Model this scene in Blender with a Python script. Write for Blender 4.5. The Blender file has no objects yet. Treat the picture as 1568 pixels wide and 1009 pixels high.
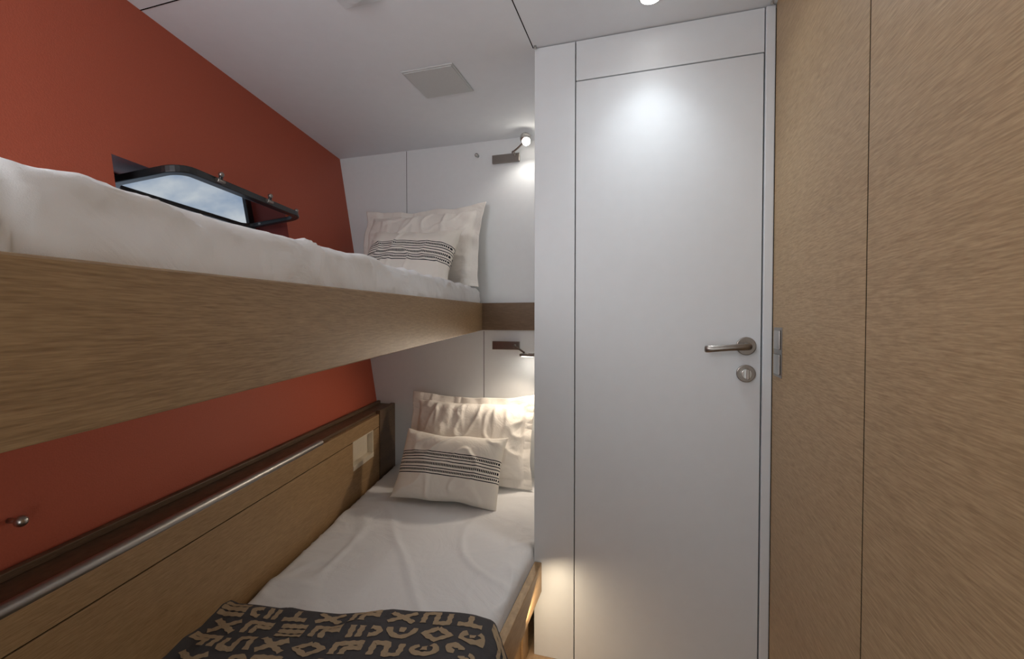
import bpy, bmesh, math, random
from mathutils import Vector, noise, Matrix
random.seed(4)
Z0=1.2
S=bpy.context.scene
S.view_settings.view_transform='Standard'
S.view_settings.look='None'
C=S.collection

# ---------------- materials ----------------
def s2l(c):
    return tuple(((v/255)/12.92 if v/255<=0.04045 else (((v/255)+0.055)/1.055)**2.4) for v in c)+(1,)
def new_mat(name):
    m=bpy.data.materials.new(name); m.use_nodes=True
    nt=m.node_tree; b=nt.nodes['Principled BSDF']; return m,nt,b
def plain(name,rgb,rough=0.5,metal=0,nscale=60,bump=0.02,var=0.03,spec=0.5):
    m,nt,b=new_mat(name)
    b.inputs['Roughness'].default_value=rough; b.inputs['Metallic'].default_value=metal
    b.inputs['Specular IOR Level'].default_value=spec
    tc=nt.nodes.new('ShaderNodeTexCoord'); n=nt.nodes.new('ShaderNodeTexNoise'); n.inputs['Scale'].default_value=nscale; n.inputs['Detail'].default_value=4
    nt.links.new(tc.outputs['Object'],n.inputs['Vector'])
    r=nt.nodes.new('ShaderNodeValToRGB'); c=s2l(rgb)
    r.color_ramp.elements[0].position=.3; r.color_ramp.elements[1].position=.7
    r.color_ramp.elements[0].color=tuple(v*(1-var) for v in c[:3])+(1,); r.color_ramp.elements[1].color=tuple(min(1,v*(1+var)) for v in c[:3])+(1,)
    nt.links.new(n.outputs['Fac'],r.inputs['Fac']); nt.links.new(r.outputs['Color'],b.inputs['Base Color'])
    bp=nt.nodes.new('ShaderNodeBump'); bp.inputs['Strength'].default_value=bump; bp.inputs['Distance'].default_value=.01
    nt.links.new(n.outputs['Fac'],bp.inputs['Height']); nt.links.new(bp.outputs['Normal'],b.inputs['Normal'])
    return m
def wood(name,dark,light,rotz=0.0,rough=.45,band=None,axis='Y',warp=.012,broad=.25):
    m,nt,b=new_mat(name); L=nt.links.new; N=nt.nodes.new
    tc=N('ShaderNodeTexCoord'); m1=N('ShaderNodeMapping'); m1.inputs['Rotation'].default_value=(0,0,rotz)
    L(tc.outputs['Object'],m1.inputs['Vector'])
    src=m1.outputs['Vector']; bandval=None
    if band:
        sp=N('ShaderNodeSeparateXYZ'); L(src,sp.inputs[0])
        ad=N('ShaderNodeMath'); ad.operation='ADD'; ad.inputs[1].default_value=band[1]; L(sp.outputs['Z'],ad.inputs[0])
        dv=N('ShaderNodeMath'); dv.operation='DIVIDE'; dv.inputs[1].default_value=band[0]; L(ad.outputs[0],dv.inputs[0])
        fl=N('ShaderNodeMath'); fl.operation='FLOOR'; L(dv.outputs[0],fl.inputs[0])
        wn=N('ShaderNodeTexWhiteNoise'); wn.noise_dimensions='1D'; L(fl.outputs[0],wn.inputs['W'])
        bandval=wn.outputs['Value']
        va=N('ShaderNodeVectorMath'); va.operation='ADD'; L(src,va.inputs[0]); L(wn.outputs['Color'],va.inputs[1]); src=va.outputs[0]
    nw=N('ShaderNodeTexNoise'); nw.inputs['Scale'].default_value=2.2; nw.inputs['Detail'].default_value=2; L(src,nw.inputs['Vector'])
    ws=N('ShaderNodeVectorMath'); ws.operation='SCALE'; ws.inputs['Scale'].default_value=warp; L(nw.outputs['Color'],ws.inputs[0])
    wa=N('ShaderNodeVectorMath'); wa.operation='ADD'; L(src,wa.inputs[0]); L(ws.outputs[0],wa.inputs[1])
    def streak(along,across,detail):
        mp=N('ShaderNodeMapping')
        sc={'Y':(across*.15,along,across),'X':(along,across*.15,across),'Z':(across,across,along)}[axis]
        mp.inputs['Scale'].default_value=sc; L(wa.outputs[0],mp.inputs['Vector'])
        n=N('ShaderNodeTexNoise'); n.inputs['Scale'].default_value=1; n.inputs['Detail'].default_value=detail; L(mp.outputs[0],n.inputs['Vector'])
        return n.outputs['Fac']
    a=streak(24,420,2); c=streak(1.0,24,3); e=streak(60,620,1)
    mx=N('ShaderNodeMath'); mx.operation='MULTIPLY_ADD'; mx.inputs[1].default_value=.75-broad; L(a,mx.inputs[0])
    m2=N('ShaderNodeMath'); m2.operation='MULTIPLY'; m2.inputs[1].default_value=broad; L(c,m2.inputs[0]); L(m2.outputs[0],mx.inputs[2])
    m3=N('ShaderNodeMath'); m3.operation='MULTIPLY_ADD'; m3.inputs[1].default_value=.25; L(e,m3.inputs[0]); L(mx.outputs[0],m3.inputs[2])
    out=m3.outputs[0]
    if bandval:
        m4=N('ShaderNodeMath'); m4.operation='MULTIPLY_ADD'; m4.inputs[1].default_value=.06; L(bandval,m4.inputs[0]); L(out,m4.inputs[2]); out=m4.outputs[0]
    r=N('ShaderNodeValToRGB'); r.color_ramp.elements[0].position=.32; r.color_ramp.elements[1].position=.72
    r.color_ramp.elements[0].color=s2l(dark); r.color_ramp.elements[1].color=s2l(light)
    L(out,r.inputs['Fac']); L(r.outputs['Color'],b.inputs['Base Color'])
    b.inputs['Roughness'].default_value=rough; b.inputs['Specular IOR Level'].default_value=.35
    bp=N('ShaderNodeBump'); bp.inputs['Strength'].default_value=.08; bp.inputs['Distance'].default_value=.003
    L(a,bp.inputs['Height']); L(bp.outputs['Normal'],b.inputs['Normal'])
    return m
def fabric(name,rgb,rough=.9,scale=6,strength=.35,weave=900):
    m,nt,b=new_mat(name); L=nt.links.new; N=nt.nodes.new
    b.inputs['Base Color'].default_value=s2l(rgb); b.inputs['Roughness'].default_value=rough
    b.inputs['Specular IOR Level'].default_value=.15
    tc=N('ShaderNodeTexCoord')
    n=N('ShaderNodeTexNoise'); n.inputs['Scale'].default_value=scale; n.inputs['Detail'].default_value=5; n.inputs['Distortion'].default_value=1.2
    n2=N('ShaderNodeTexNoise'); n2.inputs['Scale'].default_value=weave; n2.inputs['Detail'].default_value=1
    L(tc.outputs['Object'],n.inputs['Vector']); L(tc.outputs['Object'],n2.inputs['Vector'])
    ma=N('ShaderNodeMath'); ma.operation='MULTIPLY_ADD'; ma.inputs[1].default_value=.02; L(n2.outputs['Fac'],ma.inputs[0]); L(n.outputs['Fac'],ma.inputs[2])
    bp=N('ShaderNodeBump'); bp.inputs['Strength'].default_value=strength; bp.inputs['Distance'].default_value=.02
    L(ma.outputs[0],bp.inputs['Height']); L(bp.outputs['Normal'],b.inputs['Normal'])
    return m,nt,b
def striped(name,rgb,stripe,bands):
    m,nt,b=fabric(name,rgb,scale=9,strength=.3); L=nt.links.new; N=nt.nodes.new
    tc=N('ShaderNodeTexCoord'); sp=N('ShaderNodeSeparateXYZ'); L(tc.outputs['Object'],sp.inputs[0])
    nz=N('ShaderNodeTexNoise'); nz.inputs['Scale'].default_value=8; L(tc.outputs['Object'],nz.inputs['Vector'])
    wob=N('ShaderNodeMath'); wob.operation='MULTIPLY_ADD'; wob.inputs[1].default_value=.006; L(nz.outputs['Fac'],wob.inputs[0]); L(sp.outputs['Y'],wob.inputs[2])
    dm=N('ShaderNodeMath'); dm.operation='MULTIPLY'; dm.inputs[1].default_value=900; L(sp.outputs['X'],dm.inputs[0])
    ds=N('ShaderNodeMath'); ds.operation='SINE'; L(dm.outputs[0],ds.inputs[0])
    dg=N('ShaderNodeMath'); dg.operation='GREATER_THAN'; dg.inputs[1].default_value=-.55; L(ds.outputs[0],dg.inputs[0])
    acc=None
    for (c,w,dash) in bands:
        cm=N('ShaderNodeMath'); cm.operation='COMPARE'; cm.inputs[1].default_value=c; cm.inputs[2].default_value=w/2; L(wob.outputs[0],cm.inputs[0])
        o=cm.outputs[0]
        if dash:
            mu=N('ShaderNodeMath'); mu.operation='MULTIPLY'; L(o,mu.inputs[0]); L(dg.outputs[0],mu.inputs[1]); o=mu.outputs[0]
        if acc is None: acc=o
        else:
            mm=N('ShaderNodeMath'); mm.operation='MAXIMUM'; L(acc,mm.inputs[0]); L(o,mm.inputs[1]); acc=mm.outputs[0]
    mix=N('ShaderNodeMix'); mix.data_type='RGBA'; mix.inputs['A'].default_value=s2l(rgb); mix.inputs['B'].default_value=s2l(stripe)
    L(acc,mix.inputs['Factor']); L(mix.outputs['Result'],b.inputs['Base Color'])
    return m
def emit(name,rgb,st):
    m,nt,b=new_mat(name); b.inputs['Base Color'].default_value=rgb+(1,); b.inputs['Emission Color'].default_value=rgb+(1,); b.inputs['Emission Strength'].default_value=st
    return m

M_white=plain('white_lacquer',(222,226,229),.42,bump=.01,nscale=25,var=.01,spec=.35)
M_ceil=plain('ceiling_panel',(234,237,241),.6,bump=.01,nscale=20,var=.01,spec=.2)
M_wallw=plain('white_bulkhead',(230,232,233),.5,bump=.015,nscale=30,var=.01,spec=.3)
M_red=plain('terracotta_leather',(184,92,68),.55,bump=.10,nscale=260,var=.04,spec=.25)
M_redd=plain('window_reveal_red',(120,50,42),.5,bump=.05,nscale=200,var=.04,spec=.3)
M_gap=plain('shadow_gap',(22,20,18),.95,spec=.05)
M_oak=wood('oak_veneer',(150,122,86),(194,166,126),band=(.29,.07-1.2+2.9),warp=.003,broad=.10)
R12=math.radians(-11.8)
M_oakb=wood('oak_board',(128,102,72),(172,144,108),rotz=R12,warp=.006,broad=.18)
M_oakh=wood('oak_headboard',(142,112,76),(184,152,112),rotz=R12,warp=.006,broad=.18)
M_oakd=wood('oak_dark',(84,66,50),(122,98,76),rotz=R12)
M_oakx=wood('oak_cross',(104,84,66),(138,114,92),axis='X')
M_floor=wood('teak_floor',(150,120,90),(186,156,122))
M_steel=plain('brushed_steel',(190,188,184),.28,metal=1,nscale=300,bump=.02)
M_rail=plain('satin_rail',(170,167,164),.38,metal=1,nscale=300,bump=.02)
M_dsteel=plain('satin_nickel',(150,144,138),.3,metal=1,nscale=300,bump=.02)
M_black=plain('black_rubber',(30,32,34),.3,nscale=80)
M_cream=plain('cream_plastic',(226,214,192),.4)
M_vent=plain('vent_fabric',(204,206,206),.8,nscale=400,bump=.1)
M_sheet,_,_=fabric('white_cotton_sheet',(230,230,231),scale=5,strength=.45)
M_pill,_,_=fabric('white_linen_pillow',(240,234,226),scale=11,strength=.4)
st=[(.046,.004,0),(.034,.010,1),(.021,.004,0),(.008,.004,0),(-.008,.011,1),(-.024,.004,0),(-.036,.009,1),(-.049,.004,0)]
M_str=striped('striped_cotton',(238,232,222),(28,30,40),st)
M_blk,_,_=fabric('charcoal_wool',(78,76,78),scale=14,strength=.3)
M_tan,_,_=fabric('tan_wool',(168,148,122),scale=30,strength=.3)

# ---------------- mesh helpers ----------------
def obj_from(name,verts,faces,mat,smooth=False,parent=None):
    me=bpy.data.meshes.new(name); me.from_pydata([tuple(v) for v in verts],[],faces); me.update()
    if smooth:
        for p in me.polygons: p.use_smooth=True
    o=bpy.data.objects.new(name,me); C.objects.link(o)
    if mat: me.materials.append(mat)
    if parent: o.parent=parent
    bm=bmesh.new(); bm.from_mesh(me); bmesh.ops.recalc_face_normals(bm,faces=bm.faces); bm.to_mesh(me); bm.free()
    return o
def bevel(o,w=.003,seg=2):
    b=o.modifiers.new('bevel','BEVEL'); b.width=w; b.segments=seg; b.limit_method='ANGLE'; return o
HF=[(0,3,2,1),(4,5,6,7),(0,1,5,4),(1,2,6,5),(2,3,7,6),(3,0,4,7)]
def hexa(name,pts,mat,bw=0,parent=None):
    o=obj_from(name,[(p[0],p[1],p[2]+Z0) for p in pts],HF,mat,parent=parent)
    if bw: bevel(o,bw)
    return o
def box(name,x0,x1,y0,y1,z0,z1,mat,bw=0,parent=None):
    return hexa(name,[(x0,y0,z0),(x1,y0,z0),(x1,y1,z0),(x0,y1,z0),(x0,y0,z1),(x1,y0,z1),(x1,y1,z1),(x0,y1,z1)],mat,bw,parent)
def empty(name,loc=(0,0,0)):
    e=bpy.data.objects.new(name,None); e.empty_display_size=.05; C.objects.link(e); return e
def cyl(name,p0,p1,r,mat,parent=None,seg=32,bw=0,r2=None):
    p0=Vector(p0)+Vector((0,0,Z0)); p1=Vector(p1)+Vector((0,0,Z0)); d=p1-p0; q=d.to_track_quat('Z','Y')
    if r2 is None: r2=r
    vs=[];fs=[]
    for k,(pp,rr) in enumerate(((p0,r),(p1,r2))):
        for i in range(seg):
            a=2*math.pi*i/seg; vs.append(pp+q@Vector((rr*math.cos(a),rr*math.sin(a),0)))
    for i in range(seg):
        j=(i+1)%seg; fs.append((i,j,seg+j,seg+i))
    fs.append(tuple(range(seg))[::-1]); fs.append(tuple(range(seg,2*seg)))
    o=obj_from(name,vs,fs,mat,parent=parent)
    for p in o.data.polygons: p.use_smooth=len(p.vertices)==4
    if bw: bevel(o,bw)
    return o
def tube(name,pts,r,mat,parent=None,flat=1.0):
    cu=bpy.data.curves.new(name,'CURVE'); cu.dimensions='3D'; cu.bevel_depth=r; cu.bevel_resolution=5; cu.use_fill_caps=True; cu.resolution_u=10
    s=cu.splines.new('BEZIER'); s.bezier_points.add(len(pts)-1)
    for bp,p in zip(s.bezier_points,pts):
        bp.co=(p[0],p[1],p[2]+Z0); bp.handle_left_type=bp.handle_right_type='AUTO'
    cu.materials.append(mat); o=bpy.data.objects.new(name,cu); C.objects.link(o)
    if parent: o.parent=parent
    return o
def sphere(name,c,r,mat,parent=None):
    bm=bmesh.new(); bmesh.ops.create_uvsphere(bm,u_segments=28,v_segments=18,radius=r)
    for f in bm.faces: f.smooth=True
    bmesh.ops.translate(bm,verts=bm.verts,vec=(c[0],c[1],c[2]+Z0))
    me=bpy.data.meshes.new(name); bm.to_mesh(me); bm.free(); me.materials.append(mat)
    o=bpy.data.objects.new(name,me); C.objects.link(o)
    if parent: o.parent=parent
    return o

FY=2.305   # far wall
DY=1.57    # door wall
CZ=.95; FZ=-1.2
def HX(y,z): return -1.134-.208*y-.17*z      # hull side
def PX(y): return -.925-.214*y               # lower back panel face
def BX(y): return -.40-.2045*y               # upper bunk front
YB=-.6

# ---------------- room shell ----------------
wy0,wy1,wz0,wz1=.864,1.65,.20,.445; TH=.17
def hullwall():
    ys=[YB,wy0,wy1,FY]; zs=[FZ,wz0,wz1,CZ]; v=[];f=[]
    nx=Vector((-.978,-.208,0))*TH
    for k in range(2):
        for y in ys:
            for z in zs:
                p=Vector((HX(y,z),y,z+Z0))
                if k: p=p+nx
                v.append(p)
    I=lambda k,a,b:k*16+a*4+b
    for a in range(3):
        for b in range(3):
            if a==1 and b==1: continue
            for k in range(2): f.append((I(k,a,b),I(k,a+1,b),I(k,a+1,b+1),I(k,a,b+1)))
    loop=[(1,1),(2,1),(2,2),(1,2)]
    nrev=len(f)
    for i in range(4):
        a=loop[i]; b=loop[(i+1)%4]; f.append((I(0,*a),I(0,*b),I(1,*b),I(1,*a)))
    for a in range(3):
        f.append((I(0,a,0),I(0,a+1,0),I(1,a+1,0),I(1,a,0))); f.append((I(0,a,3),I(0,a+1,3),I(1,a+1,3),I(1,a,3)))
        f.append((I(0,0,a),I(0,0,a+1),I(1,0,a+1),I(1,0,a))); f.append((I(0,3,a),I(0,3,a+1),I(1,3,a+1),I(1,3,a)))
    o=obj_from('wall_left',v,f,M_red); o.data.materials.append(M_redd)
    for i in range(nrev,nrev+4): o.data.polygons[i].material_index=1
    return o
hullwall()
box('wall_far',-2.1,-.35,FY,FY+.05,FZ,CZ,M_wallw)
for i,(x,z0,z1) in enumerate([(-1.33,.12,CZ-.002),(-.867,-.82,-.06)]):
    box('trim_%d'%(i+1),x-.0012,x+.0012,FY-.0008,FY,z0,z1,M_gap)
box('floor',-2.1,.6,YB,FY,FZ-.03,FZ,M_floor)
cl=box('ceiling',-2.1,.6,YB-.05,FY+.05,CZ,CZ+.04,M_ceil)
box('trim_3',-.4065,-.4035,YB,DY,CZ-.001,CZ,M_gap)
box('trim_4',-1.515,-.4065,1.0235,1.0265,CZ-.001,CZ,M_gap)
box('wall_back',-2.1,.6,YB-.05,YB,FZ,CZ,M_wallw)
wf=empty('wall_front')
box('backing',-.398,.40,DY+.018,DY+.05,FZ,CZ,M_gap,parent=wf)
box('side_panel',-.40,-.258,DY,DY+.018,FZ,CZ-.003,M_white,.001,wf)
box('header_panel',-.2545,.3195,DY,DY+.018,.8145,CZ-.003,M_white,.001,wf)
box('jamb_strip',.3225,.349,DY-.006,DY+.018,FZ,CZ-.003,M_white,.003,wf)
ws=empty('wall_side')
box('niche_side_panel',-.40,-.36,DY+.05,FY,FZ,CZ,M_wallw,parent=ws)
box('corner_gap',-.4012,-.398,DY+.0175,DY+.05,FZ,CZ,M_gap,parent=ws)
wr=empty('wall_right')
box('core',.3625,.40,YB,DY+.018,FZ,CZ,M_gap,parent=wr)
box('oak_panel_a',.35,.362,.9325,DY-.007,FZ,CZ,M_oak,0,wr)
box('oak_panel_b',.35,.362,YB,.9275,FZ,CZ,M_oak,0,wr)
box('groove',.3506,.3624,.9277,.9323,FZ,CZ,M_gap,0,wr)

# ---------------- door ----------------
d=empty('door_1')
box('leaf',-.2545,.3185,DY-.001,DY+.017,FZ+.01,.8105,M_white,.0015,d)
hx,hz=.277,-.081
cyl('rose',(hx,DY-.001,hz),(hx,DY-.010,hz),.028,M_dsteel,d,48,.002)
cyl('spindle',(hx,DY-.010,hz),(hx,DY-.05,hz),.0105,M_dsteel,d)
def lever():
    vs=[];fs=[]
    path=[(hx+.011,DY-.048,hz),(hx-.01,DY-.054,hz),(hx-.05,DY-.056,hz-.003),(hx-.095,DY-.054,hz-.007),(hx-.118,DY-.050,hz-.009),(hx-.124,DY-.044,hz-.009)]
    hw=[.011,.0115,.0095,.0105,.0115,.010]
    for p,w in zip(path,hw):
        for a in range(12):
            t=2*math.pi*a/12; sx=math.cos(t); sy=math.sin(t)
            vs.append((p[0],p[1]+.0065*sy,p[2]+w*sx+Z0))
    for i in range(len(path)-1):
        for a in range(12):
            b=(a+1)%12; fs.append((i*12+a,i*12+b,(i+1)*12+b,(i+1)*12+a))
    fs.append(tuple(range(12))); fs.append(tuple(range((len(path)-1)*12,len(path)*12)))
    o=obj_from('lever',vs,fs,M_dsteel,True,d); s=o.modifiers.new('s','SUBSURF'); s.levels=s.render_levels=2
lever()
tz=-.166
cyl('turn_rose',(hx,DY-.001,tz),(hx,DY-.010,tz),.027,M_dsteel,d,48,.002)
cyl('turn_hub',(hx,DY-.010,tz),(hx,DY-.022,tz),.015,M_steel,d,32,.001)
box('thumb_turn',hx-.0045,hx+.0045,DY-.038,DY-.020,tz-.016,tz+.016,M_steel,.002,d)
sp=empty('strike_plate')
box('plate',.3485,.35,1.455,1.545,-.166,-.022,M_dsteel,.0005,sp)
box('latch_upper',.344,.3487,1.468,1.53,-.085,-.030,M_steel,.002,sp)
box('latch_lower',.344,.3487,1.468,1.53,-.158,-.100,M_steel,.002,sp)

# ---------------- ceiling fixtures ----------------
v=empty('ceiling_vent')
box('frame',-.927,-.712,1.565,1.780,CZ-.006,CZ,M_vent,.003,v)
box('panel',-.920,-.719,1.572,1.773,CZ-.009,CZ-.005,M_vent,.002,v)
sd=empty('smoke_detector')
box('base_plate',-.90,-.77,1.07,1.20,CZ-.008,CZ,M_white,.004,sd)
cyl('sensor',(-.835,1.135,CZ-.008),(-.835,1.135,CZ-.024),.04,M_white,sd,40,.004,.032)
M_em=emit('lamp_lens',(1,.97,.93),14)
for i,(x,y) in enumerate([(-.012,1.418),(-.0,.45),(-.0,-.35)]):  # first is the door light; the others are unseen, added for fill
    e=empty('recessed_ceiling_light')
    cyl('trim_ring',(x,y,CZ),(x,y,CZ-.006),.034,M_steel,e,48,.002)
    cyl('lens',(x,y,CZ-.0055),(x,y,CZ-.008),.028,M_em,e,40)
for (x,y,z) in [(-.395,DY-.012,CZ-.006),(.335,DY-.02,CZ-.006)]:
    e=empty('ceiling_screw'); cyl('stem',(x,y,CZ),(x,y,z-.004),.0045,M_steel,e,20,.001)

# ---------------- sweep mattress ----------------
def smooth(a,b,x):
    t=max(0,min(1,(x-a)/(b-a))); return t*t*(3-2*t)
def sweep(name,y0,y1,xl,xr,zb,zt,r,mat,disp,ny=150,nt=46,parent=None):
    vs=[];fs=[]; ring=None
    for i in range(ny+1):
        y=y0+(y1-y0)*i/ny
        dl=min(y-y0,y1-y); e=0
        if dl<r: e=r-math.sqrt(max(0,r*r-(r-dl)**2))
        L=xl(y);R=xr(y);B=zb(y);T=zt(y)-e*.8
        sec=[]
        H=T-B
        for k in range(6): sec.append((R+.006*math.sin(math.pi*k/6),B+(H-r)*k/6))
        for k in range(9):
            a=math.pi/2*k/8; sec.append((R-r+r*math.cos(a),T-r+r*math.sin(a)))
        for k in range(1,nt): sec.append((R-r+(L+r-(R-r))*k/nt,T))
        for k in range(9):
            a=math.pi/2*k/8; sec.append((L+r-r*math.sin(a),T-r+r*math.cos(a)))
        for k in range(1,5): sec.append((L,T-r-(H-r)*k/4))
        ring=len(sec)
        for (x,z) in sec:
            dx,dz=disp(x,y,z,T,R)
            vs.append((x+dx,y,z+dz+Z0))
    for i in range(ny):
        for k in range(ring):
            j=(k+1)%ring; fs.append((i*ring+k,i*ring+j,(i+1)*ring+j,(i+1)*ring+k))
    fs.append(tuple(range(ring))); fs.append(tuple(range(ny*ring,(ny+1)*ring)))
    return obj_from(name,vs,fs,mat,True,parent)
def ridg(p): return 1-abs(noise.noise(p))*2
def dispU(x,y,z,T,R):
    top=smooth(T-.05,T-.01,z)
    edge=smooth(R-.18,R,x)
    n=noise.noise(Vector((x*6,y*4,z*8)))*.003+max(0,ridg(Vector((x*5+y*7,y*3-x*2,z*26)))-.5)*.014*edge
    n2=noise.noise(Vector((x*3,y*11,z*14)))*.004+max(0,ridg(Vector((3+z*30,y*16+z*40,2)))-.72)*.012
    g=-.014*math.exp(-((y-.222+ (z-.06)*.25)/.009)**2)-.010*smooth(.225,.19,y)
    return ((n*.6+n2+g)*edge, n*top)
def dispL(x,y,z,T,R):
    top=smooth(T-.04,T-.005,z)
    n=noise.noise(Vector((x*4,y*3,2)))*.004+max(0,ridg(Vector((x*3+y*2.5,y*1.6-x*2,5)))-.74)*.022
    n+=max(0,ridg(Vector((x*14,y*5,9)))-.6)*.012*smooth(R-.2,R-.02,x)
    n+=max(0,ridg(Vector((x*6-y*9,y*5+x*4,1)))-.7)*.014*smooth(PX(y)+.3,PX(y)+.02,x)
    return (noise.noise(Vector((x,y*9,z*10)))*.003*(1-top),n*top)

# ---------------- upper bunk ----------------
bt=lambda y:.045+.0195*y
bb=lambda y:-.099+.0195*y
ub=empty('bunk_bed')
ya,yb=-.3,FY-.002
def slab(name,ya,yb,xo,xi,zt,zb,mat,bw,par,n=1):
    return hexa(name,[(xo(ya),ya,zb(ya)),(xi(ya),ya,zb(ya)),(xi(yb),yb,zb(yb)),(xo(yb),yb,zb(yb)),(xo(ya),ya,zt(ya)),(xi(ya),ya,zt(ya)),(xi(yb),yb,zt(yb)),(xo(yb),yb,zt(yb))],mat,bw,par)
yb2=FY-.024
slab('front_board',ya,yb2,lambda y:BX(y)-.024,BX,bt,bb,M_oakb,.0025,ub)
slab('base_panel',ya,yb,lambda y:HX(y,-.05)+.004,lambda y:BX(y)-.024,lambda y:.0+.0195*y,lambda y:-.03+.0195*y,M_wallw,0,ub)
zf=bt(FY); zg=bb(FY)
box('cross_board',BX(FY)-.03,-.401,FY-.022,FY-.001,zg,zf,M_oakx,.002,ub)
mu=sweep('upper_mattress',-.28,FY-.03,lambda y:HX(y,.15)+.015,lambda y:BX(y)-.020,lambda y:.0015+.0195*y,lambda y:.122+.0185*y,.026,M_sheet,dispU,ny=320,parent=ub)

# ---------------- lower bunk ----------------
lb=empty('bunk_bed')
RZ=-.862
box('side_rail',-.398,-.372,-.35,DY-.002,RZ-.105,RZ,M_oakh,.002,lb)
slab('mattress_base',-.35,FY-.004,lambda y:PX(y)+.004,lambda y:-.402,lambda y:-.93,lambda y:-.96,M_oakd,0,lb)
box('plinth_panel',-.45,-.43,-.35,DY-.002,FZ,-.9605,M_oakh,.001,lb)
box('plinth_batten',-.43,-.421,1.50,DY-.002,FZ,-.970,M_oakh,.001,lb)
ml=sweep('lower_mattress',-.3,FY-.012,lambda y:PX(y)+.010,lambda y:-.404,lambda y:-.9285,lambda y:-.82,.03,M_sheet,dispL,ny=260,nt=90,parent=lb)
M_led=emit('led_warm',(1,.78,.5),6)
box('led_diffuser',-.425,-.405,.2,DY-.05,-.967,-.9605,M_led,0,lb)
bp=lb
cy0,cy1,cz0,cz1=1.77,2.0,-.692,-.548
SZ=-.494
def pslab(name,ya,yb,z0,z1,mat,off0=0,off1=-.02,bw=.0015):
    return slab(name,ya,yb,lambda y:PX(y)+off1,lambda y:PX(y)+off0,lambda y:z1,lambda y:z0,mat,bw,bp)
pslab('headboard_top_strip',-.4,2.08,-.559,SZ,M_oakh)
pslab('headboard_board_a',-.4,cy0,-.96,-.562,M_oakh)
pslab('headboard_board_b',cy1,2.08,-.96,-.562,M_oakh)
pslab('headboard_board_c',cy0,cy1,-.96,cz0,M_oakh,bw=0)
pslab('headboard_groove',-.4,2.08,-.563,-.558,M_gap,off0=-.004,bw=0)
pslab('cubby_frame_bottom',cy0,cy1,cz0,cz0+.022,M_cream,off0=.003,off1=-.03,bw=.001)
pslab('cubby_frame_top',cy0,cy1,-.562,-.5575,M_cream,off0=.001,off1=-.03,bw=0)
pslab('cubby_back',cy0,cy1,cz0+.022,-.562,M_cream,off0=-.028,off1=-.034,bw=0)
pslab('cubby_cheek',cy1-.008,cy1,cz0+.022,-.562,M_cream,off0=.001,off1=-.028,bw=0)
pslab('end_post',2.08,FY-.001,-.96,SZ+.018,M_oakd,off0=.006,off1=-.02)  # end cap; its shadowed look is put into the darker oak
slab('shelf_top',-.4,FY-.001,lambda y:HX(y,SZ)+.002,lambda y:PX(y)-.020,lambda y:SZ+.012,lambda y:SZ-.01,M_oakd,.002,bp)
slab('shelf_backlip',-.4,FY-.001,lambda y:HX(y,SZ)+.004,lambda y:HX(y,SZ)+.022,lambda y:SZ+.028,lambda y:SZ+.012,M_oakd,.002,bp)
tube('steel_rail',[(PX(-.35)-.010,-.35,SZ+.008),(PX(.6)-.010,.6,SZ+.008),(PX(1.5)-.010,1.5,SZ+.008)],.013,M_rail,bp)
kn=empty('coat_hook'); kx=HX(.548,-.386)
cyl('stem',(kx,.548,-.386),(kx+.022,.553,-.386),.005,M_steel,kn)
sphere('knob',(kx+.026,.554,-.386),.011,M_steel,kn)

# ---------------- blanket ----------------
def edgeY(x): return 1.0+(x+1.05)*.255
def bsurf(s,t):
    y0=1.08-t
    xl=PX(y0)+.012
    prof=[(xl,-.790),(xl+.03,-.803),(-.46,-.803),(-.415,-.808),(-.375,-.832),(-.355,-.862),(-.352,-.90),(-.350,-.93-.05*min(1,t/.3))]
    ds=[0]
    for a,b in zip(prof,prof[1:]): ds.append(ds[-1]+math.dist(a,b))
    q=s*ds[-1]
    for i in range(len(ds)-1):
        if q<=ds[i+1]+1e-9: break
    f=(q-ds[i])/(ds[i+1]-ds[i]); x=prof[i][0]*(1-f)+prof[i+1][0]*f; z=prof[i][1]*(1-f)+prof[i+1][1]*f
    y=edgeY(min(x,-.40))-t+ .012*math.sin(s*11+1)*math.exp(-t*6)
    hang=smooth(-.41,-.355,x)
    n=abs(noise.noise(Vector((x*5,y*7,3))))*.014+max(0,ridg(Vector((x*4-y*6,y*4,1)))-.6)*.015
    y-=hang*.05
    x+=hang*(.004*math.sin(y*30))
    z+=n*(1-hang)
    z-=.006*math.exp(-t*60)
    return Vector((x,y,z+Z0))
NS,NT=110,110; TL=1.3
vs=[bsurf(i/NS,TL*(j/NT)**1.2) for j in range(NT+1) for i in range(NS+1)]
fs=[(j*(NS+1)+i,j*(NS+1)+i+1,(j+1)*(NS+1)+i+1,(j+1)*(NS+1)+i) for j in range(NT) for i in range(NS)]
tb=empty('throw_blanket')
me=bpy.data.meshes.new('cloth'); me.from_pydata([tuple(v) for v in vs],[],fs)
for p in me.polygons: p.use_smooth=True
me.materials.append(M_blk); cloth=bpy.data.objects.new('cloth',me); C.objects.link(cloth); cloth.parent=tb
me.flip_normals() if me.polygons[50].normal.z<0 else None
sm=cloth.modifiers.new('th','SOLIDIFY'); sm.thickness=.006; sm.offset=-1
def arc(cx,cy,r,a0,a1,n=14,sy=1): return [(cx+r*math.cos(math.radians(a0+(a1-a0)*k/n)),cy+r*sy*math.sin(math.radians(a0+(a1-a0)*k/n))) for k in range(n+1)]
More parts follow.
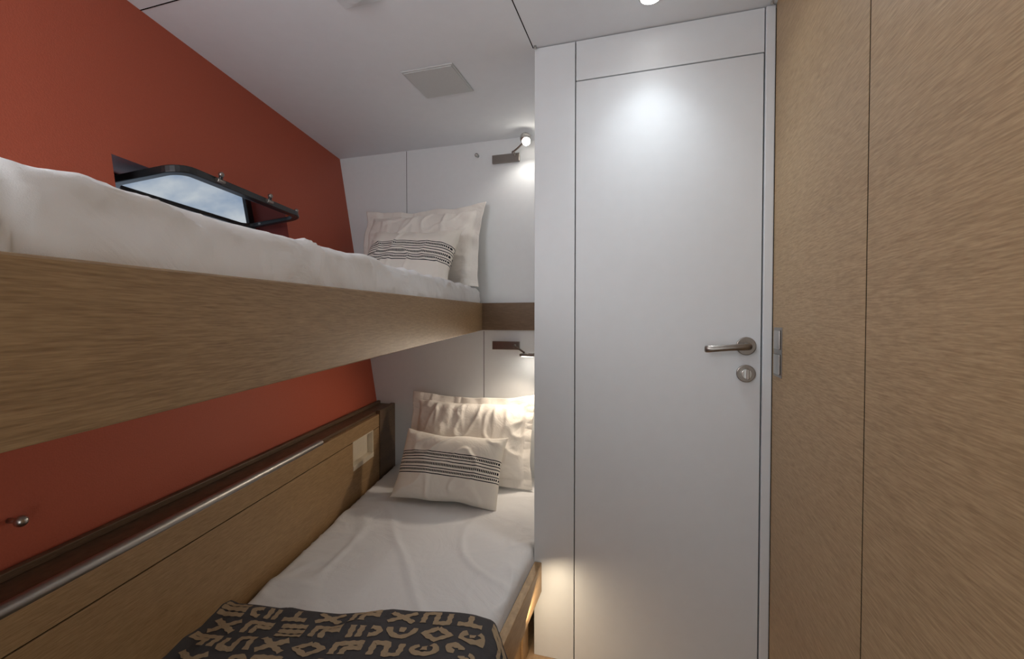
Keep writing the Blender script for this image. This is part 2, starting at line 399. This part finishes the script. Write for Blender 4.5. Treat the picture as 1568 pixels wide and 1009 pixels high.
G=[
 [[(.1,.1),(.9,.9)],[(.1,.9),(.9,.1)]],
 [arc(.5,.5,.38,40,320)],
 [[(.1,.85),(.9,.85)],[(.5,.85),(.5,.1)]],
 [[(.08,.14),(.92,.14)],[(.08,.5),(.92,.5)],[(.08,.86),(.92,.86)]],
 [[(.1,.9),(.1,.1),(.9,.1)],[(.4,.9),(.4,.4),(.9,.4)]],
 [arc(.5,.15,.4,0,180,sy=1.6),[(.5,.1),(.5,.45)]],
 [arc(.5,.5,.36,-60,240),[(.5,.3),(.5,.6)]],
 [arc(.28,.7,.2,0,270),arc(.72,.3,.2,180,450)],
 [[(.08,.1),(.08,.9),(.5,.9),(.5,.1),(.92,.1),(.92,.9)]],
 [[(.5,.08),(.92,.5),(.5,.92),(.08,.5),(.5,.08)]],
 [arc(.5,.95,.40,180,360,sy=1.0),arc(.5,.05,.40,0,180,sy=1.0)],
 [[(.12,.1),(.12,.9)],[(.4,.1),(.4,.9)],arc(.68,.5,.28,-90,90)],
]
gv=[];gf=[]
CW,CH=.090,.060; Wd=.86; wst=.0145
def addstroke(pl,ox,oy):
    pts=[(ox+p[0]*CW*.88,oy+p[1]*CH*.84) for p in pl]
    res=[]
    for a,b in zip(pts,pts[1:]):
        L=math.dist(a,b); n=max(1,int(L/.005))
        for k in range(n): res.append((a[0]+(b[0]-a[0])*k/n,a[1]+(b[1]-a[1])*k/n))
    res.append(pts[-1])
    prev=None
    for i,p in enumerate(res):
        q0=res[max(0,i-1)]; q1=res[min(len(res)-1,i+1)]
        dx,dy=q1[0]-q0[0],q1[1]-q0[1]; l=math.hypot(dx,dy) or 1; nx,ny=-dy/l,dx/l
        w=wst/2*(1+.18*math.sin(i*1.7+ox*40))
        row=[]
        for k in (-1,0,1):
            s=(p[0]+nx*w*k)/Wd; t=max(.001,p[1]+ny*w*k); s=min(.995,max(.003,s))
            P=bsurf(s,t); e=.002
            du=bsurf(min(1,s+e),t)-bsurf(max(0,s-e),t); dv=bsurf(s,t+e)-bsurf(s,max(0,t-e)); nn=dv.cross(du)
            if nn.length>0: nn.normalize()
            if nn.z<-.05 or (abs(nn.z)<=.05 and nn.x<0): nn=-nn
            gv.append(P+nn*.0016); row.append(len(gv)-1)
        if prev: gf.append((prev[0],prev[1],row[1],row[0])); gf.append((prev[1],prev[2],row[2],row[1]))
        prev=row
last=-1
for r in range(int(TL/CH)-2):
    off=(r%2)*.03
    for c in range(int(Wd/CW)):
        g=random.randrange(len(G))
        while g==last: g=random.randrange(len(G))
        last=g; fx=random.random()<.5
        for pl in G[g]:
            if fx: pl=[(1-p[0],p[1]) for p in pl]
            addstroke(pl,.006+off*.5+c*CW*.985,.012+r*CH)
me=bpy.data.meshes.new('printed_pattern'); me.from_pydata([tuple(v) for v in gv],[],gf); me.materials.append(M_tan)
for p in me.polygons: p.use_smooth=True
o=bpy.data.objects.new('printed_pattern',me); C.objects.link(o); o.parent=tb

# ---------------- pillows ----------------
def pillow(name,w,h,T,fl,mat,loc,lean,yaw=0,roll=0,seed=0,N=96):
    vs=[];fs=[]
    iw=w/2-fl; ih=h/2-fl
    def pos(u,v,side):
        x=u*w/2; y=v*h/2
        cu=min(1,abs(x)/iw); cv=min(1,abs(y)/ih)
        th=(max(0,1-cu**2.4)*max(0,1-cv**2.4))**.5
        x*=1-.055*(1-abs(v)**2)*abs(u)**3; y*=1-.07*(1-abs(u)**2)*abs(v)**3
        P=Vector((x*7,y*7,seed*3.1+side*5))
        wr=noise.noise(P)*.014+ max(0,ridg(Vector((x*8+y*3,y*8-x*5,seed+side)))-.62)*.024
        if fl>.01: wr+=max(0,ridg(Vector((x*13,y*3.2,seed+7)))-.55)*.030*smooth(-.2,.9,v)
        bd=max(cu,cv); ga=math.sin((x if cv>cu else y)*62+seed+5*noise.noise(P*.7))*.0028*smooth(.6,1,bd)
        z=side*(T/2*th+ (wr)*min(1,th*1.6)) + ga*(1 if fl>0.01 else .4)
        if fl>.01: z+=.016*noise.noise(Vector((x*9,y*9,seed)))*(smooth(.85,1,bd))
        z+=side*.0012
        x+=.009*noise.noise(Vector((y*8,seed,1))); y+=.012*noise.noise(Vector((x*7,seed,4)))
        y-=.012*max(0,v)*(1-u*u)
        return Vector((x,y,z))
    for side in (1,-1):
        for j in range(N+1):
            for i in range(N+1):
                vs.append(pos(-1+2*i/N,-1+2*j/N,side))
    K=(N+1)**2
    for k in range(2):
        for j in range(N):
            for i in range(N):
                a=k*K+j*(N+1)+i; q=(a,a+1,a+N+2,a+N+1); fs.append(q if k==0 else q[::-1])
    per=[i for i in range(N+1)]+[j*(N+1)+N for j in range(1,N+1)]+[N*(N+1)+i for i in range(N-1,-1,-1)]+[j*(N+1) for j in range(N-1,0,-1)]
    for a,b in zip(per,per[1:]+per[:1]): fs.append((a,a+K,b+K,b))
    o=obj_from(name,vs,fs,mat,True)
    o.matrix_world=Matrix.Translation((loc[0],loc[1],loc[2]+Z0))@Matrix.Rotation(math.radians(yaw),4,'Z')@Matrix.Rotation(math.radians(lean),4,'X')@Matrix.Rotation(math.radians(roll),4,'Z')
    return o
pillow('pillow',.72,.46,.15,.045,M_pill,(-1.19,2.185,.388),76,0,0,1)
pillow('throw_pillow',.50,.30,.15,0.0,M_str,(-1.135,1.985,.305),64,-2,-3,2)
pillow('pillow',.68,.46,.18,.045,M_pill,(-.89,2.145,-.597),70,4,0,3)
pillow('throw_pillow',.50,.32,.17,0.0,M_str,(-.88,1.895,-.670),60,4,-2,5)

# ---------------- reading lamps ----------------
def reading_lamp(z,x0,x1):
    e=empty('reading_lamp')
    box('wall_plate',x0,x1,FY-.014,FY-.0005,z-.022,z+.022,M_dsteel,.002,e)
    return e
r1=reading_lamp(.845,-.815,-.665)
cyl('pivot',(-.69,FY-.014,.86),(-.69,FY-.045,.86),.008,M_dsteel,r1)
tube('arm',[(-.69,FY-.045,.86),(-.66,FY-.055,.875),(-.625,FY-.07,.895)],.005,M_dsteel,r1)
sphere('lamp_head',(-.612,FY-.09,.905),.027,M_steel,r1)
M_em2=emit('bulb_warm',(1,.93,.82),25)
cyl('lens',(-.606,FY-.099,.888),(-.602,FY-.105,.876),.020,M_em2,r1,28,0,.018)
e=empty('coat_hook'); cyl('stem',(-.90,FY,.875),(-.90,FY-.02,.875),.007,M_steel,e); sphere('knob',(-.90,FY-.022,.875),.010,M_steel,e)
r2=reading_lamp(-.135,-.815,-.665)
cyl('pivot',(-.69,FY-.014,-.135),(-.69,FY-.045,-.135),.008,M_dsteel,r2)
tube('arm',[(-.69,FY-.045,-.135),(-.66,FY-.06,-.145),(-.62,FY-.08,-.165)],.005,M_dsteel,r2)
box('lamp_head',-.635,-.56,FY-.12,FY-.06,-.182,-.168,M_dsteel,.004,r2)
box('lens',-.625,-.57,FY-.113,FY-.067,-.1835,-.1818,M_em2,0,r2)

# ---------------- window sash ----------------
w=empty('window_1')
U=Vector((-.2036,.979,0)); NN=Vector((.979,.2036,0))
def onh(y,z): return Vector((HX(y,z),y,z))
A=onh(.945,.395)-NN*.145; V=(NN*.265+Vector((0,0,.042))); VL=V.length; V.normalize(); W3=U.cross(V).normalized()
LN,HT=.645,VL
def rr(x0,x1,y0,y1,r,n=8):
    out=[]
    for cx,cy,a in ((x1-r,y1-r,0),(x0+r,y1-r,90),(x0+r,y0+r,180),(x1-r,y0+r,270)):
        for k in range(n+1):
            t=math.radians(a+90*k/n); out.append((cx+r*math.cos(t),cy+r*math.sin(t)))
    return out
def ring(name,o1,o2,d0,d1,mat,A=A,U=U,V=V,W3=W3):
    n=len(o1); vs=[]
    for L,dd in ((o1,d0),(o2,d0),(o2,d1),(o1,d1)):
        for (a,b) in L:
            p=A+U*a+V*b+W3*dd; vs.append((p.x,p.y,p.z+Z0))
    fs=[]
    for k in range(4):
        k2=(k+1)%4
        for i in range(n):
            j=(i+1)%n; fs.append((k*n+i,k*n+j,k2*n+j,k2*n+i))
    ob=obj_from(name,vs,fs,mat,parent=w); bevel(ob,.003,3); return ob
ring('sash_frame',rr(0,LN,0,HT,.06),rr(.026,LN-.026,.026,HT-.026,.04),-.012,.010,M_black)
OA=onh(wy0,wz0)-NN*(TH-.012); OV=Vector((-.17,0,1)); OVn=OV.normalized()
OL=(wy1-wy0)/.979; OH=(wz1-wz0)*OV.length
ring('outer_frame',rr(-.004,OL+.004,-.004,OH+.004,.005),rr(.035,OL-.035,.03,OH-.012,.02),-.008,.008,M_black,OA,U,OVn,U.cross(OVn).normalized())
g,nt,b=new_mat('window_glass'); 
nt.nodes.remove(b); tr=nt.nodes.new('ShaderNodeBsdfTransparent'); gl=nt.nodes.new('ShaderNodeBsdfGlossy'); gl.inputs['Roughness'].default_value=.02
tr.inputs[0].default_value=(.5,.52,.55,1); mixs=nt.nodes.new('ShaderNodeMixShader'); mixs.inputs[0].default_value=.8
nt.links.new(tr.outputs[0],mixs.inputs[1]); nt.links.new(gl.outputs[0],mixs.inputs[2]); nt.links.new(mixs.outputs[0],nt.nodes['Material Output'].inputs[0])
op=rr(.024,LN-.024,.024,HT-.024,.04); n=len(op)
vs=[]
for dd in (-.002,.002):
    for a,bq in op:
        p=A+U*a+V*bq+W3*dd; vs.append((p.x,p.y,p.z+Z0))
obj_from('glass_pane',vs,[tuple(range(n)),tuple(range(n,2*n))]+[(i,(i+1)%n,n+(i+1)%n,n+i) for i in range(n)],g,parent=w)
for a,bq in ((.15,HT+.004),(.40,HT+.004),(.61,HT-.02),(.635,.08)):
    p=A+U*a+V*bq
    cyl('latch_base',(p-U*.016),(p+U*.016),.0075,M_dsteel,w,20,.001)
    cyl('latch_pin',(p),(p+Vector((0,0,.018))+NN*.004),.006,M_black,w,16,.001)
    sphere('latch_cap',(p+Vector((0,0,.020))+NN*.004),.0085,M_dsteel,w)

# ---------------- world ----------------
wd=bpy.data.worlds.new('sky'); S.world=wd; wd.use_nodes=True; nt=wd.node_tree; bg=nt.nodes['Background']
tc=nt.nodes.new('ShaderNodeTexCoord'); mp=nt.nodes.new('ShaderNodeMapping'); mp.inputs['Scale'].default_value=(1,1,2)
n=nt.nodes.new('ShaderNodeTexNoise'); n.inputs['Scale'].default_value=7; n.inputs['Detail'].default_value=8
r=nt.nodes.new('ShaderNodeValToRGB'); r.color_ramp.elements[0].position=.40; r.color_ramp.elements[0].color=(.22,.36,.58,1); r.color_ramp.elements[1].position=.60; r.color_ramp.elements[1].color=(.80,.87,.93,1)
nt.links.new(tc.outputs['Generated'],mp.inputs[0]); nt.links.new(mp.outputs[0],n.inputs['Vector']); nt.links.new(n.outputs['Fac'],r.inputs[0]); nt.links.new(r.outputs[0],bg.inputs[0]); bg.inputs[1].default_value=.95

# ---------------- lights ----------------
def light(name,kind,loc,energy,col,target=None,**kw):
    l=bpy.data.lights.new(name,kind); l.energy=energy; l.color=col
    for k,v in kw.items(): setattr(l,k,v)
    o=bpy.data.objects.new(name,l); o.location=(loc[0],loc[1],loc[2]+Z0); C.objects.link(o)
    if target:
        d=Vector((target[0],target[1],target[2]+Z0))-o.location; o.rotation_euler=d.to_track_quat('-Z','Y').to_euler()
    return o
cool=(.90,.96,1)
light('downlight_door','SPOT',(-.012,1.418,CZ-.012),9.5,cool,(-.012,1.40,-1),spot_size=math.radians(94),spot_blend=1,shadow_soft_size=.03)
light('downlight_door_wide','SPOT',(-.012,1.34,CZ-.012),6,cool,(-.14,1.05,-1),spot_size=math.radians(165),spot_blend=1,shadow_soft_size=.05)
light('fill_spot_aisle','SPOT',(0,.45,CZ-.012),2.0,cool,(-.05,.45,-1),spot_size=math.radians(160),spot_blend=.8,shadow_soft_size=.05)  # fill spot added to lift the ambient level, out of view
light('fill_spot_rear','SPOT',(0,-.35,CZ-.012),1.5,cool,(-.05,-.35,-1),spot_size=math.radians(160),spot_blend=.8,shadow_soft_size=.05)  # added ambient fill behind the camera, no known source
light('fill_area_bunk','AREA',(-.80,-.55,.5),10,cool,(-1.0,1.7,.8),shape='RECTANGLE',size=.5,size_y=.6)  # unseen soft fill added behind camera for ceiling, hull and upper bunk
light('fill_area_aisle','AREA',(-.05,-.56,-.2),4.6,cool,(-.45,1.7,.1),shape='RECTANGLE',size=.6,size_y=1.2)  # second unseen fill panel, added to brighten the aisle side
light('reading_bulb_upper','SPOT',(-.602,FY-.106,.873),2.8,(1,.95,.88),(-.66,FY-.05,.3),spot_size=math.radians(130),spot_blend=.7,shadow_soft_size=.02)
light('reading_bulb_lower','SPOT',(-.60,FY-.10,-.186),9,(1,.84,.66),(-.75,FY-.6,-.85),spot_size=math.radians(160),spot_blend=.6,shadow_soft_size=.03)
light('led_light','AREA',(-.41,1.3,-.975),1.0,(1,.8,.55),(-.36,1.4,-1.2),shape='RECTANGLE',size=.02,size_y=.5)

# ---------------- camera ----------------
cd=bpy.data.cameras.new('camera'); cam=bpy.data.objects.new('camera',cd); C.objects.link(cam)
cd.sensor_width=36; cd.lens=36*700/1568; cd.clip_start=.02
cam.location=(0,0,Z0); cam.rotation_euler=(math.radians(90-1.2),0,math.radians(17.1))
S.camera=cam
